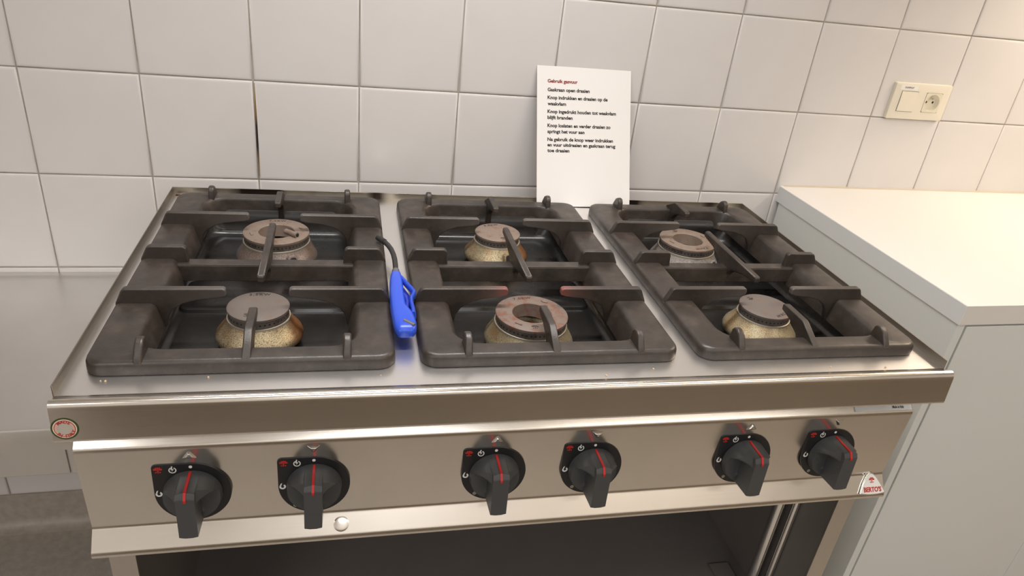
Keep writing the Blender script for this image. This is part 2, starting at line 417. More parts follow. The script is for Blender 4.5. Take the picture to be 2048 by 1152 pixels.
# hob sheet with three openings
bm = bmesh.new()
for k in (-1, 0, 1):
    loft(bm, [rrect(GP / 2, 0.32, 0, 0, 6, k * GP, -0.32), rrect(0.148, 0.258, 0.03, 0, 6, k * GP, GY), rrect(0.147, 0.257, 0.03, -0.003, 6, k * GP, GY), rrect(0.147, 0.257, 0.03, -0.008, 6, k * GP, GY)])
for s in (-1, 1):
    a, b = s * GP * 1.5, s * 0.5975
    v = [bm.verts.new(p) for p in ((a, 0, 0), (b, 0, 0), (b, -0.64, 0), (a, -0.64, 0))]; bm.faces.new(v)
bmesh.ops.remove_doubles(bm, verts=bm.verts[:], dist=1e-4)
R('hob_sheet', bm, M['hob'], smooth=30)
# rolled front edge with deep apron below it
bm = bmesh.new()
rollp = [(-0.640, 0.0), (-0.6445, 0.0008), (-0.6485, 0.0030), (-0.6520, 0.0052), (-0.6555, 0.0060), (-0.6588, 0.0048), (-0.6612, 0.0018), (-0.6622, -0.0022), (-0.66255, -0.0052), (-0.66265, -0.0070), (-0.66275, -0.0085), (-0.66515, -0.0430), (-0.6652, -0.0440), (-0.6645, -0.0462), (-0.6620, -0.0472), (-0.620, -0.0472), (-0.620, -0.004), (-0.640, -0.004)]
prism(bm, rollp, 'x', -0.5975, 0.5975)
R('front_apron', bm, M['steel'], smooth=38)
# raised lips round the hob
R('side_lip', B(-0.5992, -0.5975, -0.640, 0.0, -0.004, 0.0135), M['lip_brown'], bevel=0.0005)
R('side_lip', B(0.5975, 0.5992, -0.640, 0.0, -0.004, 0.0135), M['lip_brown'], bevel=0.0005)
R('rear_lip', B(-0.5992, 0.5992, 0.0, 0.0017, -0.004, 0.0135), M['lip'], bevel=0.0005)
for s in (-1,):
    bm = bmesh.new()
    for q in range(14):
        x = -0.592 + random.random() * 0.016; y = -0.004 - random.random() * 0.007; r = 0.0012 + random.random() * 0.0016
        lathe(bm, [(r, 0.0001), (r * 0.8, 0.0007)], 7, x, y, False, False, True)
    R('rust_spots', bm, M['rust'])['kind'] = 'stuff'
# body: sides, back, stiles, interior
for s in (-1, 1):
    R('side_panel', B(min(s * 0.5985, s * 0.5945), max(s * 0.5985, s * 0.5945), -0.585, -0.004, -HZ + 0.10, -0.005), M['stile'], bevel=0.001)
    R('front_stile', B(min(s * 0.599, s * 0.565), max(s * 0.599, s * 0.565), -0.590, -0.586, -HZ + 0.10, -0.262), M['stile'], bevel=0.0008)
    R('foot', lathe(bmesh.new(), [(0.02, -HZ), (0.02, -HZ + 0.02), (0.028, -HZ + 0.03), (0.028, -HZ + 0.10)], 20, s * 0.54, -0.53, False, True, True), M['chrome'], smooth=40)
    R('foot', lathe(bmesh.new(), [(0.02, -HZ), (0.02, -HZ + 0.02), (0.028, -HZ + 0.03), (0.028, -HZ + 0.10)], 20, s * 0.54, -0.07, False, True, True), M['chrome'], smooth=40)
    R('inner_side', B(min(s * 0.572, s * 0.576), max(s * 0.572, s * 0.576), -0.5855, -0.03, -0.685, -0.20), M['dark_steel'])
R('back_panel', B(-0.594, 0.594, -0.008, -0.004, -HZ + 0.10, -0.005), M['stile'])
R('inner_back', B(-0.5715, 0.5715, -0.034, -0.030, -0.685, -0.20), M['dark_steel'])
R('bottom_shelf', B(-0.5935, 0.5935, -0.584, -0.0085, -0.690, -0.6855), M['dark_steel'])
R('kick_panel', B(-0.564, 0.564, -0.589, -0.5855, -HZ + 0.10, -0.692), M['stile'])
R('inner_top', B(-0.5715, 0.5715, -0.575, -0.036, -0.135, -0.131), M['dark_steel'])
# rails on the right inner wall
bm = bmesh.new(); tube(bm, [(0.545, -0.485, -0.685), (0.545, -0.485, -0.205)], 0.0105, 18); R('vertical_rail', bm, M['chrome'], smooth=50)
bm = bmesh.new(); tube(bm, [(0.5635, -0.505, -0.685), (0.5635, -0.505, -0.205)], 0.0065, 16); R('vertical_rail', bm, M['chrome'], smooth=50)
R('shelf_bracket', B(0.50, 0.545, -0.45, -0.40, -0.685, -0.679), M['dark_steel'], bevel=0.001)
# control panel
pp = [(-0.602, -0.052), (-0.6070, -0.0790), (-0.6082, -0.0806), (-0.6202, -0.0934), (-0.6214, -0.0952), (-0.6220, -0.0975), (-0.62225, -0.0995), (-0.62215, -0.1015), (-0.61675, -0.2250), (-0.61670, -0.2270), (-0.6174, -0.2292), (-0.6186, -0.2310), (-0.6342, -0.2527), (-0.6354, -0.2545), (-0.6365, -0.2572), (-0.6368, -0.2595), (-0.6362, -0.2625), (-0.6325, -0.2660), (-0.6270, -0.2668), (-0.597, -0.2668), (-0.597, -0.052)]
R('control_panel', prism(bmesh.new(), pp, 'x', -0.5995, 0.5995), M['steel'], smooth=30)
bm = bmesh.new(); lathe(bm, [(0.0105, 0.0), (0.0096, 0.00025), (0.0075, 0.0005), (0.0045, 0.0007), (0.0015, 0.0008)], 32, 0, 0, False, False, True)
R('bright_spot_dome', bm, M['steel'], smooth=60, loc=(-0.2850, -0.6272, -0.2425), rot=(math.radians(54), 0, 0))  # small raised dome shaped to give the flange a bright reflected spot

# drip trays
bm = bmesh.new()
loft(bm, [rrect(0.1462, 0.2562, 0.03, -0.0015), rrect(0.1435, 0.2535, 0.03, -0.004), rrect(0.1385, 0.2485, 0.034, -0.026), rrect(0.1345, 0.2460, 0.036, -0.0385), rrect(0.1315, 0.2430, 0.036, -0.0440), rrect(0.1265, 0.2370, 0.034, -0.0480), rrect(0.1190, 0.2290, 0.030, -0.0495)], False, False, True)
TRAY = mesh_from(bm, 'drip_tray', 50); TRAY.materials.append(M['enamel'])
bm = bmesh.new()
loft(bm, [rrect(0.128, 0.050, 0.012, -0.0497), rrect(0.127, 0.0475, 0.012, -0.0450), rrect(0.1255, 0.0450, 0.012, -0.0440)], False, False, True)
PLAT = mesh_from(bm, 'raised_rib', 40); PLAT.materials.append(M['enamel'])
for k in (-1, 0, 1):
    tr = R('drip_tray', TRAY, None, loc=(k * GP, GY, 0))
    obj('raised_rib', PLAT, None, tr)

# burners
def port_ring(r, z, n):
    bm = bmesh.new()
    for i in range(n):
        a = 2 * PI * i / n
        c = Vector((r * math.cos(a), r * math.sin(a), z)); u = Vector((-math.sin(a), math.cos(a), 0)); v = Vector((0, 0, 1)); o = Vector((math.cos(a), math.sin(a), 0))
        q = [bm.verts.new(c + u * (0.0014 * math.cos(PI / 3 * s)) + v * (0.0014 * math.sin(PI / 3 * s)) + o * 0.00012) for s in range(6)]
        bm.faces.new(q)
    return bm
def emblem(bm, s, n_out=8):
    """tree-like round maker's emblem: trunk and leaf blobs inside a circle of radius s, in the XY plane"""
    def blob(cx, cy, rx, ry): 
        vs = [bm.verts.new((cx + rx * math.cos(2 * PI * i / 8), cy + ry * math.sin(2 * PI * i / 8), 0.0001)) for i in range(8)]; bm.faces.new(vs)
    blob(0, -0.35 * s, 0.13 * s, 0.60 * s)
    blob(0, 0.45 * s, 0.20 * s, 0.38 * s)
    for sx in (-1, 1):
        blob(sx * 0.40 * s, 0.50 * s, 0.20 * s, 0.24 * s); blob(sx * 0.72 * s, 0.18 * s, 0.20 * s, 0.26 * s)
        blob(sx * 0.36 * s, 0.10 * s, 0.17 * s, 0.22 * s); blob(sx * 0.42 * s, -0.62 * s, 0.20 * s, 0.16 * s)
    return bm
def burner(x, y, ring, zt, bmat, cmat, opening, turn, text_a, logo_a):
    loc = (x, y, 0)
    rc = 0.0545 if ring else 0.0418
    rw = 0.0685 if ring else 0.0600
    f = lambda t: rc + (rw - rc) * t
    zb = zt - 0.0165
    prof = [(rc - 0.012, zb + 0.002), (f(0.0), zb + 0.001), (f(0.06), zb - 0.0012), (f(0.16), zb - 0.0050), (f(0.40), zb - 0.0115), (f(0.72), zb - 0.0185), (f(0.93), zb - 0.0235), (f(1.0), zb - 0.0275), (f(0.95), zb - 0.0315), (f(0.72), zb - 0.0360), (f(0.5), -0.0478), (f(0.45), -0.0490)]
    b = R('burner', lathe(bmesh.new(), prof, 64), bmat, smooth=50, loc=loc, rot=(0, 0, turn))
    obj('collar', lathe(bmesh.new(), [(f(0.0), zb + 0.0016), (f(0.07), zb + 0.0012), (f(0.10), zb - 0.0010), (f(0.02), zb - 0.0008)], 56, closed=True), M['collar'], b, smooth=50)
    # cap: flame band with ports below, lid above
    if ring:
        ri = 0.0295
        cp = [(rc - 0.0012, zb + 0.0015), (rc - 0.0012, zt - 0.0050), (rc + 0.0002, zt - 0.0046), (rc + 0.0004, zt - 0.0010), (rc - 0.0008, zt), (ri + 0.0012, zt), (ri, zt - 0.0012), (ri - 0.0003, zt - 0.013), (ri - 0.0020, zt - 0.022), (ri + 0.004, zt - 0.022), (ri + 0.004, zb + 0.0015)]
        cap = obj('burner_cap', lathe(bmesh.new(), cp, 64, closed=True), cmat, b, smooth=40)
        obj('burner_core', lathe(bmesh.new(), [(0.031, -0.034), (0.020, -0.0315), (0.012, -0.030)], 40, cap1=True), M['brown_burner'] if bmat is not M['grey_burner'] else M['brass'], b, smooth=40)
        for a in (0.12 * PI, 1.12 * PI):
            bm = bmesh.new()
            rr = [(0.006 * math.cos(PI * q / 8), 0.0045 * math.sin(PI * q / 8)) for q in range(9)]
            prism(bm, rr, 'z', zt - 0.0005, zt + 0.0016)
            obj('cap_lug', bm, cmat, b, ((rc - 0.0105) * math.cos(a), (rc - 0.0105) * math.sin(a), 0), (0, 0, a + PI / 2), bevel=0.0005)
    else:
        cp = [(rc - 0.0012, zb + 0.0015), (rc - 0.0012, zt - 0.0050), (rc + 0.0002, zt - 0.0046), (rc + 0.0004, zt - 0.0012), (rc - 0.0010, zt - 0.0001), (rc * 0.5, zt), (0.004, zt)]
        cap = obj('burner_cap', lathe(bmesh.new(), cp, 64, cap1=True), cmat, b, smooth=40)
    obj('flame_band', lathe(bmesh.new(), [(rc - 0.0010, zb + 0.0014), (rc - 0.0010, zt - 0.0052), (rc - 0.0016, zt - 0.0052), (rc - 0.0016, zb + 0.0014)], 56, closed=True), M['band'], b, smooth=50)
    n = 52 if ring else 40
    obj('flame_ports', port_ring(rc - 0.0009, zt - 0.0098, n), M['hole'], b)['kind'] = 'stuff'
    rt = (rc + 0.0295) / 2 if ring else rc * 0.70
    obj('rating_mark', T_KW70 if ring else T_KW35, M['engrave'], b, (rt * math.cos(text_a), rt * math.sin(text_a), zt + 0.00005), (0, 0, text_a - PI / 2))
    bm = bmesh.new(); emblem(bm, 0.0060)
    obj('emblem_mark', bm, M['engrave'], b, (rt * math.cos(logo_a), rt * math.sin(logo_a), zt + 0.00005), (0, 0, logo_a + PI / 2))
    if opening is not None:
        # pilot opening in the skirt, framed, with a dark hole
        a = opening
        rr = f(0.62) + 0.003
        bm = bmesh.new(); prism(bm, [(-0.0085, -0.017), (0.0085, -0.017), (0.0085, 0.006), (0.0055, 0.0095), (-0.0055, 0.0095), (-0.0085, 0.006)], 'y', -0.0035, 0.006)
        fr = obj('pilot_housing', bm, bmat, b, (rr * math.cos(a), rr * math.sin(a), zb - 0.0125), (math.radians(-22), 0, a + PI / 2), bevel=0.001)
        bm = bmesh.new(); prism(bm, [(-0.0055, -0.016), (0.0055, -0.016), (0.0055, 0.003), (0.003, 0.006), (-0.003, 0.006), (-0.0055, 0.003)], 'y', -0.0039, 0.0)
        obj('pilot_opening', bm, M['hole'], b, (rr * math.cos(a), rr * math.sin(a), zb - 0.0125), (math.radians(-22), 0, a + PI / 2))
    return b
b1f = burner(-0.3985, -0.453, False, 0.0100, M['rusty_brass'], M['cap'], None, 0.3, 1.3, 4.0)
b1r = burner(-0.3960, -0.188, True, 0.0085, M['brown_burner'], M['cap_tan'], -0.35 * PI, 0.0, 1.6, 4.5)
b2f = burner(-0.0060, -0.477, True, 0.0085, M['brass'], M['cap_rust'], None, 0.5, 1.2, 4.1)
b2r = burner(-0.0030, -0.178, False, 0.0100, M['rusty_brass'], M['cap_tan'], -0.43 * PI, 0.0, 1.8, 4.9)
b3f = burner(0.3950, -0.464, False, 0.0100, M['brass'], M['cap'], None, 0.2, 4.95, 1.9)
b3r = burner(0.3790, -0.190, True, 0.0065, M['grey_burner'], M['cap_tan'], -0.33 * PI, 0.0, 4.95, 1.8)
bm = bmesh.new(); tube(bm, [(0.016, -0.008, 0.012), (0.036, -0.026, 0.0125)], 0.0048, 14)
obj('pilot_tube', bm, M['cap_tan'], b1r, smooth=50)
obj('tube_bore', lathe(bmesh.new(), [(0.0032, 0), (0.001, 0)], 12, cap1=True), M['hole'], b1r, (0.0362, -0.0262, 0.0125), (PI / 2, 0, 0.73))

# ------------------------------------------------------------------ knobs with their bezels
KZ = -0.1700
TILT = math.radians(-2.4)
def knob_mesh():
    bm = bmesh.new(); R0 = 0.0345; D = 0.0510
    def h(x, z):
        a = abs(x)
        if a <= 0.01126:
            return D - max(0, z - 0.0265) * 0.55
        sh = D - 0.004 - (a - 0.0112) * 0.95 - max(0, z - 0.012) * 0.25
        d = math.hypot(a - 0.0255, z + 0.005)
        t = max(0.0, min(1.0, (d - 0.0175) / 0.0085)); t = t * t * (3 - 2 * t)
        if z < -0.008:
            q = max(0.0, 1 - (-0.008 - z) / 0.016); t *= q * q * (3 - 2 * q)
        return 0.0165 + (sh - 0.0165) * t
    half = [0.0114 + (0.0342 - 0.0114) * math.sin(PI / 2 * i / 26) for i in range(27)]
    xs = [-v for v in half[::-1]] + [-0.0112, -0.0104, -0.004, 0.004, 0.0104, 0.0112] + half
    nt = 56
    grid = []
    for x in xs:
        zr = math.sqrt(R0 * R0 - x * x)
        row = []
        for i in range(nt + 1):
            z = zr * math.sin(PI / 2 * (2 * i / nt - 1))
            row.append((x, z))
        grid.append(row)
    V = [[bm.verts.new((x, -h(x, z), z)) for x, z in row] for row in grid]
    for i in range(len(xs) - 1):
        for j in range(nt): bm.faces.new((V[i][j], V[i + 1][j], V[i + 1][j + 1], V[i][j + 1]))
    # rim of the grid in order, lofted back to the base ring
    rim = [V[i][0] for i in range(len(xs))] + [V[-1][j] for j in range(1, nt + 1)] + [V[i][nt] for i in range(len(xs) - 2, -1, -1)] + [V[0][j] for j in range(nt - 1, 0, -1)]
    prev = rim
    for fr, sc in ((0.5, 1.02), (0.0, 1.045)):
        cur = []
        for q in rim:
            d = -q.co.y; dd = 0.006 + (d - 0.006) * fr
            cur.append(bm.verts.new((q.co.x * sc, -dd, q.co.z * sc)))
        n = len(rim)
        for i in range(n):
            try: bm.faces.new((prev[i], prev[(i + 1) % n], cur[(i + 1) % n], cur[i]))
            except ValueError: pass
        prev = cur
    bm.faces.new(prev[::-1])
    return mesh_from(bm, 'control_knob', 40)
KNOB = knob_mesh(); KNOB.materials.append(M['knob'])
# bezel: disc with a squared-off upper left corner
bo = []
for i in range(41):
    a = PI / 2 - 2 * PI * 0.75 * i / 40
    bo.append((0.0465 * math.cos(a), 0.0465 * math.sin(a)))
for i in range(7):
    a = PI - PI / 2 * i / 6
    bo.append((-0.0465 + 0.006 + 0.006 * math.cos(a), 0.0465 - 0.006 + 0.006 * math.sin(a)))
BEZ = mesh_from(prism(bmesh.new(), bo, 'y', 0.0, -0.0052), 'bezel'); BEZ.materials.append(M['bezel'])
bm = bmesh.new(); prism(bm, [(-0.009, 0.0367), (-0.0470, 0.0354), (-0.0522, 0.0268), (-0.0522, 0.0232), (-0.0495, 0.0232), (-0.0445, 0.0325), (-0.009, 0.0345)], 'x', -0.0016, 0.0016)
PTR = mesh_from(bm, 'pointer_line'); PTR.materials.append(M['red'])
def flat(bm, pts, y=-0.00535):
    bm.faces.new([bm.verts.new((x, y, z)) for x, z in pts]); return bm
def annulus(bm, cx, cz, r0, r1, a0, a1, n=20, y=-0.00535):
    for i in range(n):
        p, q = a0 + (a1 - a0) * i / n, a0 + (a1 - a0) * (i + 1) / n
        flat(bm, [(cx + r0 * math.cos(p), cz + r0 * math.sin(p)), (cx + r1 * math.cos(p), cz + r1 * math.sin(p)), (cx + r1 * math.cos(q), cz + r1 * math.sin(q)), (cx + r0 * math.cos(q), cz + r0 * math.sin(q))], y)
    return bm
def disc(bm, cx, cz, r, n=14, y=-0.00535):
    return flat(bm, [(cx + r * math.cos(2 * PI * i / n), cz + r * math.sin(2 * PI * i / n)) for i in range(n)], y)
SYM = {}
SYM['off_dot'] = (disc(bmesh.new(), 0, 0.0412, 0.0022), 'print_white')
bm = annulus(bmesh.new(), -0.0215, 0.0372, 0.0034, 0.0047, math.radians(115), math.radians(425))
flat(bm, [(-0.0226, 0.0435), (-0.0211, 0.0435), (-0.0217, 0.0390), (-0.0196, 0.0392), (-0.0224, 0.0352), (-0.0218, 0.0380), (-0.0236, 0.0378)])
SYM['igniter_symbol'] = (bm, 'print_white')
bm = annulus(bmesh.new(), -0.0408, 0.0, 0.0019, 0.0042, math.radians(150), math.radians(420))
flat(bm, [(-0.0447, 0.0012), (-0.0428, 0.0008), (-0.0412, 0.0062), (-0.0432, 0.0050)])
SYM['large_flame_symbol'] = (bm, 'print_white')
SYM['small_flame_symbol'] = (annulus(disc(bmesh.new(), -0.0255, -0.0330, 0.0009), -0.0255, -0.0330, 0.0016, 0.0026, 0, 2 * PI), 'sticker_grey')
bm = bmesh.new(); emblem(bm, 0.0058)
bmesh.ops.rotate(bm, verts=bm.verts[:], cent=(0, 0, 0), matrix=Matrix.Rotation(PI / 2, 3, 'X'))
bmesh.ops.translate(bm, verts=bm.verts[:], vec=(-0.0385, -0.00525, 0.0385))
SYM['emblem'] = (bm, 'print_red')
for k in list(SYM):
    me = mesh_from(SYM[k][0], k); me.materials.append(M[SYM[k][1]]); SYM[k] = me
def tri_mesh(up):
    bm = bmesh.new(); s = 1 if up else -1
    o = [(-0.0088, -0.0056 * s), (0.0088, -0.0056 * s), (0.0016, 0.0056 * s), (-0.0016, 0.0056 * s)]
    i_ = [(x * 0.42, z * 0.42) for x, z in o]
    loft(bm, [[(x, 0.0, z) for x, z in o], [(x * 0.92, -0.0012, z * 0.92) for x, z in o], [(x, -0.0038, z) for x, z in i_]], False, False, True)
    return mesh_from(bm, 'position_nub')
for q, kx in enumerate((-0.4705, -0.3195, -0.0740, 0.0720, 0.3185, 0.4695)):
    loc = (kx, -0.6193, KZ)
    bz = R('bezel', BEZ, None, bevel=0.0010, loc=loc, rot=(TILT, 0, 0))
    for nme, me in SYM.items(): obj(nme, me, None, bz)
    kb = R('control_knob', KNOB, None, loc=loc, rot=(TILT, (0.0, 0.012, -0.008, 0.0, 0.01, 0.0)[q], 0))
    obj('pointer_line', PTR, None, kb)
    nub = tri_mesh(q % 2 == 0); nub.materials.append(M['chrome'])
    R('position_nub', nub, None, loc=(kx, -0.6214, -0.1095), rot=(TILT, 0, 0), bevel=0.0006)

# badge, stickers
def badge_outline(s):
    pts = []
    for i in range(9):      # bowed bottom
        t = -1 + 2 * i / 8; pts.append((t * 0.0250 * s, (-0.0150 - 0.0022 * (1 - t * t)) * s))
    pts += [(0.0165 * s, 0.002 * s), (0.0098 * s, 0.0122 * s)]
    for i in range(7):
        a = math.radians(35) + math.radians(110) * i / 6; pts.append((0.0085 * s * math.cos(a) , (0.0105 + 0.0085 * math.sin(a)) * s))
    pts += [(-0.0098 * s, 0.0122 * s), (-0.0165 * s, 0.002 * s)]
    return pts
bd = R('badge', prism(bmesh.new(), badge_outline(1.0), 'z', 0.0, 0.0030), M['chrome'], bevel=0.0012, loc=(0.5745, -0.6268, -0.2412), rot=(math.radians(54), 0, 0))
obj('badge_face', prism(bmesh.new(), badge_outline(0.90), 'z', 0.0029, 0.0034), M['badge'], bd)
obj('badge_lettering', T_BERTO, M['print_red'], bd, (0, -0.0118, 0.0036))
bm = bmesh.new(); emblem(bm, 0.0058); obj('badge_emblem', bm, M['print_red'], bd, (0, 0.0072, 0.0036))
SY = -0.6641
aps = R('round_sticker', lathe(bmesh.new(), [(0.0143, 0.0), (0.0143, 0.0003)], 40, cap0=True, cap1=True), M['sticker_green'], loc=(-0.5838, SY, -0.0275), rot=(math.radians(90) - 0.071, 0, 0))
for nme, r, z, mm in (('sticker_rim', 0.0123, 0.0004, 'sticker_cream'), ('sticker_band', 0.0111, 0.0005, 'sticker_red'), ('sticker_field', 0.0102, 0.0006, 'sticker_pink'), ('sticker_centre', 0.0082, 0.0007, 'sticker_grey')):
    obj(nme, lathe(bmesh.new(), [(r, 0.0002), (r, z)], 40, cap1=True), M[mm], aps)
for word, a0, step, inv in (('MADE', 125, -23.5, False), ('IN ITALY', 222, 16.5, True)):
    for i, ch in enumerate(word):
        if ch == ' ': continue
        a = math.radians(a0 + step * i)
        r = 0.0075 if not inv else 0.0112
        obj('sticker_letter', T_RING[ch], M['print_crimson'], aps, (r * math.cos(a), r * math.sin(a), 0.0008), (0, 0, a - PI / 2 if not inv else a + PI / 2))
bm = bmesh.new()
a, b = Vector((0, -0.6082, -0.0790)), Vector((0, -0.6206, -0.0922)); nrm = Vector((0, -0.73, 0.68)) * 0.0008
bm.faces.new([bm.verts.new(p + nrm) for p in (a + Vector((0.492, 0, 0)), a + Vector((0.5965, 0, 0)), b + Vector((0.5965, 0, 0)), b + Vector((0.4935, 0, 0)))])
bmesh.ops.solidify(bm, geom=bm.faces[:], thickness=0.0003)
lb = R('panel_label', bm, M['label'])
obj('label_text', T_ITALY, M['print_black'], lb, (0.5715, -0.6185 - 0.0006, -0.0895 + 0.0006), (math.radians(47), 0, 0))

# ------------------------------------------------------------------ cast iron pan supports, one over each burner pair
FZ = 0.0190
bm = bmesh.new()
ri, rd = 0.1325, 0.2556
loft(bm, [rrect(0.1820, 0.2843, 0.022, 0.0004), rrect(0.1826, 0.2847, 0.0225, 0.003), rrect(0.1820, 0.2843, 0.022, 0.0125), rrect(0.1806, 0.2832, 0.021, 0.0160), rrect(0.1780, 0.2812, 0.020, 0.0182), rrect(0.1745, 0.2785, 0.018, FZ),
          rrect(ri + 0.006, rd + 0.0012, 0.040, FZ), rrect(ri + 0.002, rd + 0.0003, 0.037, FZ - 0.0012), rrect(ri - 0.002, rd - 0.0005, 0.034, FZ - 0.005), rrect(ri - 0.0085, rd - 0.002, 0.032, -0.010), rrect(ri - 0.010, rd - 0.003, 0.031, -0.020), rrect(ri - 0.006, rd - 0.0012, 0.034, -0.0205), rrect(ri - 0.002, rd + 0.0004, 0.036, 0.0004)], True)
FRAME = mesh_from(bm, 'frame', 45); FRAME.materials.append(M['iron'])
TH = 0.0053
side_p = [(0.1822, 0.0120), (0.1812, 0.0185), (0.1725, 0.0375), (0.1685, 0.0400), (0.0450, 0.0400), (0.0415, 0.0375), (0.0415, 0.0285), (0.0500, 0.0258), (0.0800, 0.0220), (0.0980, 0.0165), (0.1110, 0.0075), (0.1180, -0.004), (0.1205, -0.019), (0.1275, -0.019), (0.1335, 0.0120)]
SIDE = mesh_from(prism(bmesh.new(), side_p, 'y', -TH, TH), 'side_finger')
tab_p = [(0.1822, 0.0120), (0.1812, 0.0185), (0.1725, 0.0370), (0.1685, 0.0395), (0.1210, 0.0395), (0.1170, 0.0360), (0.1145, 0.0100), (0.1140, -0.0120), (0.1275, -0.0120), (0.1335, 0.0110)]
TAB = mesh_from(prism(bmesh.new(), tab_p, 'y', -TH, TH), 'middle_tab')
end_p = [(0.2845, 0.0130), (0.2800, 0.0205), (0.2460, 0.0385), (0.2410, 0.0400), (0.1905, 0.0400), (0.1875, 0.0375), (0.1880, 0.0290), (0.2120, 0.0245), (0.2340, 0.0155), (0.2450, 0.004), (0.2480, -0.019), (0.2545, -0.019), (0.2590, 0.0110)]
END = mesh_from(prism(bmesh.new(), end_p, 'x', -TH, TH), 'end_finger')
fin_p = [(0.2845, 0.0130), (0.2830, 0.0210), (0.2725, 0.0350), (0.2640, 0.0395), (0.2570, 0.0395), (0.2520, 0.0350), (0.2485, 0.0180), (0.2480, -0.019), (0.2545, -0.019), (0.2590, 0.0110)]
FIN = mesh_from(prism(bmesh.new(), fin_p, 'x', -TH, TH), 'short_fin')
ctr_p = [(-0.1000, 0.0385), (-0.0975, 0.0400), (0.0935, 0.0400), (0.0960, 0.0385), (0.0965, 0.0290), (0.0560, 0.0240), (0.0250, 0.0140), (0.0135, 0.0020), (0.0130, -0.0145), (-0.0130, -0.0145), (-0.0135, 0.0020), (-0.0250, 0.0140), (-0.0600, 0.0240), (-0.1005, 0.0290)]
CTR = mesh_from(prism(bmesh.new(), ctr_p, 'x', -TH, TH), 'centre_finger')
BAR = mesh_from(prism(bmesh.new(), [(-0.0135, -0.0140), (-0.0115, 0.0115), (-0.0095, 0.0130), (0.0095, 0.0130), (0.0115, 0.0115), (0.0135, -0.0140)], 'x', -0.1310, 0.1310), 'cross_bar')
SIDE.materials.append(M['side_finger'])
for me in (TAB, END, FIN, CTR, BAR): me.materials.append(M['iron'] if me in (TAB, FIN, BAR) else M['finger'])
SIDE_HOT = SIDE.copy(); SIDE_HOT.materials.clear(); SIDE_HOT.materials.append(M['hot_finger'])
cy_, sy_ = math.cos(YAW), math.sin(YAW)
def hobw(x, y, z=0.0): return Vector((HOB.x + cy_ * x - sy_ * y, HOB.y + sy_ * x + cy_ * y, HOB.z + z))
def grate(k, label):
    gt = tag(empty('pan_support', hobw(k * GP, GY), YAW), label, 'grate', 'cast iron pan supports on the gas range')
    obj('frame', FRAME, None, gt)
    obj('cross_bar', BAR, None, gt, bevel=0.0015)
    for s in (0, PI):
        for yy in (-0.135, 0.135):
            hot = k == 0 and yy == -0.135
            o = obj('side_finger', SIDE_HOT if hot else SIDE, None, gt, (0, yy, 0), (0, 0, s), bevel=0.0032, seg=3)
            if hot: o['label'] = 'finger with heat-reddened tip'
        obj('middle_tab', TAB, None, gt, (0, 0.002, 0), (0, 0, s), bevel=0.0030, seg=3)
        obj('end_finger', END, None, gt, (0, 0, 0), (0, 0, s), bevel=0.0032, seg=3)
        for xx in (-0.121, 0.121):
            obj('short_fin', FIN, None, gt, (xx, 0, 0), (0, 0, s), bevel=0.0032, seg=3)
    obj('centre_finger', CTR, None, gt, bevel=0.0032, seg=3)
    return gt
grate(-1, 'black cast iron pan support on the left third of the range')
grate(0, 'black cast iron pan support in the middle, between the other two')
grate(1, 'black cast iron pan support on the right third of the range')

# ------------------------------------------------------------------ blue gas lighter in the gap between two pan supports
lo = Vector((-0.2, -0.46, 0))
lt = tag(empty('gas_lighter', hobw(lo.x, lo.y), YAW), 'blue plastic gas lighter with bent black neck lying between two grates', 'lighter')
def LP(x, y, z): return (x - lo.x, y - lo.y, z)
bm = bmesh.new()
loops = []
for y, xl, xr, zc, hz in ((-0.384, -0.2105, -0.1965, 0.0245, 0.0068), (-0.395, -0.2125, -0.1955, 0.0245, 0.0085), (-0.415, -0.2148, -0.1950, 0.0245, 0.0100), (-0.445, -0.2166, -0.1955, 0.0242, 0.0108), (-0.475, -0.2172, -0.1955, 0.0240, 0.0110), (-0.492, -0.2172, -0.1945, 0.0238, 0.0112), (-0.503, -0.2170, -0.1895, 0.0238, 0.0112), (-0.515, -0.2166, -0.1858, 0.0238, 0.0112), (-0.535, -0.2155, -0.1842, 0.0234, 0.0110), (-0.547, -0.2138, -0.1852, 0.0228, 0.0100), (-0.553, -0.2115, -0.1880, 0.0224, 0.0080), (-0.5558, -0.2085, -0.1915, 0.0220, 0.0050)):
    L_ = []
    for q in range(24):
        a = 2 * PI * q / 24; c, s_ = math.cos(a), math.sin(a)
        L_.append(LP((xl + xr) / 2 + (xr - xl) / 2 * math.copysign(abs(c) ** 0.68, c), y, zc + hz * math.copysign(abs(s_) ** 0.68, s_)))
    loops.append(L_)
loft(bm, loops, False, True, True)
obj('handle', bm, M['blue'], lt, smooth=60)
bm = bmesh.new(); prism(bm, [LP(*q, 0)[:2] for q in ((-0.2035, -0.405), (-0.1965, -0.412), (-0.1845, -0.452), (-0.1870, -0.470), (-0.1880, -0.505), (-0.2035, -0.505))], 'z', 0.0185, 0.0215)
obj('inner_web', bm, M['blue_dark'], lt, bevel=0.0008)
bm = bmesh.new()
tube(bm, [LP(-0.2000, -0.3925, 0.0262), LP(-0.1955, -0.408, 0.0280), LP(-0.1895, -0.428, 0.0292), LP(-0.1835, -0.447, 0.0300), LP(-0.1818, -0.455, 0.0302), LP(-0.1828, -0.462, 0.0300), LP(-0.1868, -0.470, 0.0292), LP(-0.1872, -0.482, 0.0282), LP(-0.1862, -0.500, 0.0270), LP(-0.1866, -0.515, 0.0262)], [0.0026, 0.0027, 0.0027, 0.0029, 0.0030, 0.0030, 0.0028, 0.0028, 0.0032, 0.0036], 12, 2.2)
obj('trigger_guard', bm, M['blue'], lt, smooth=60)
bm = bmesh.new()
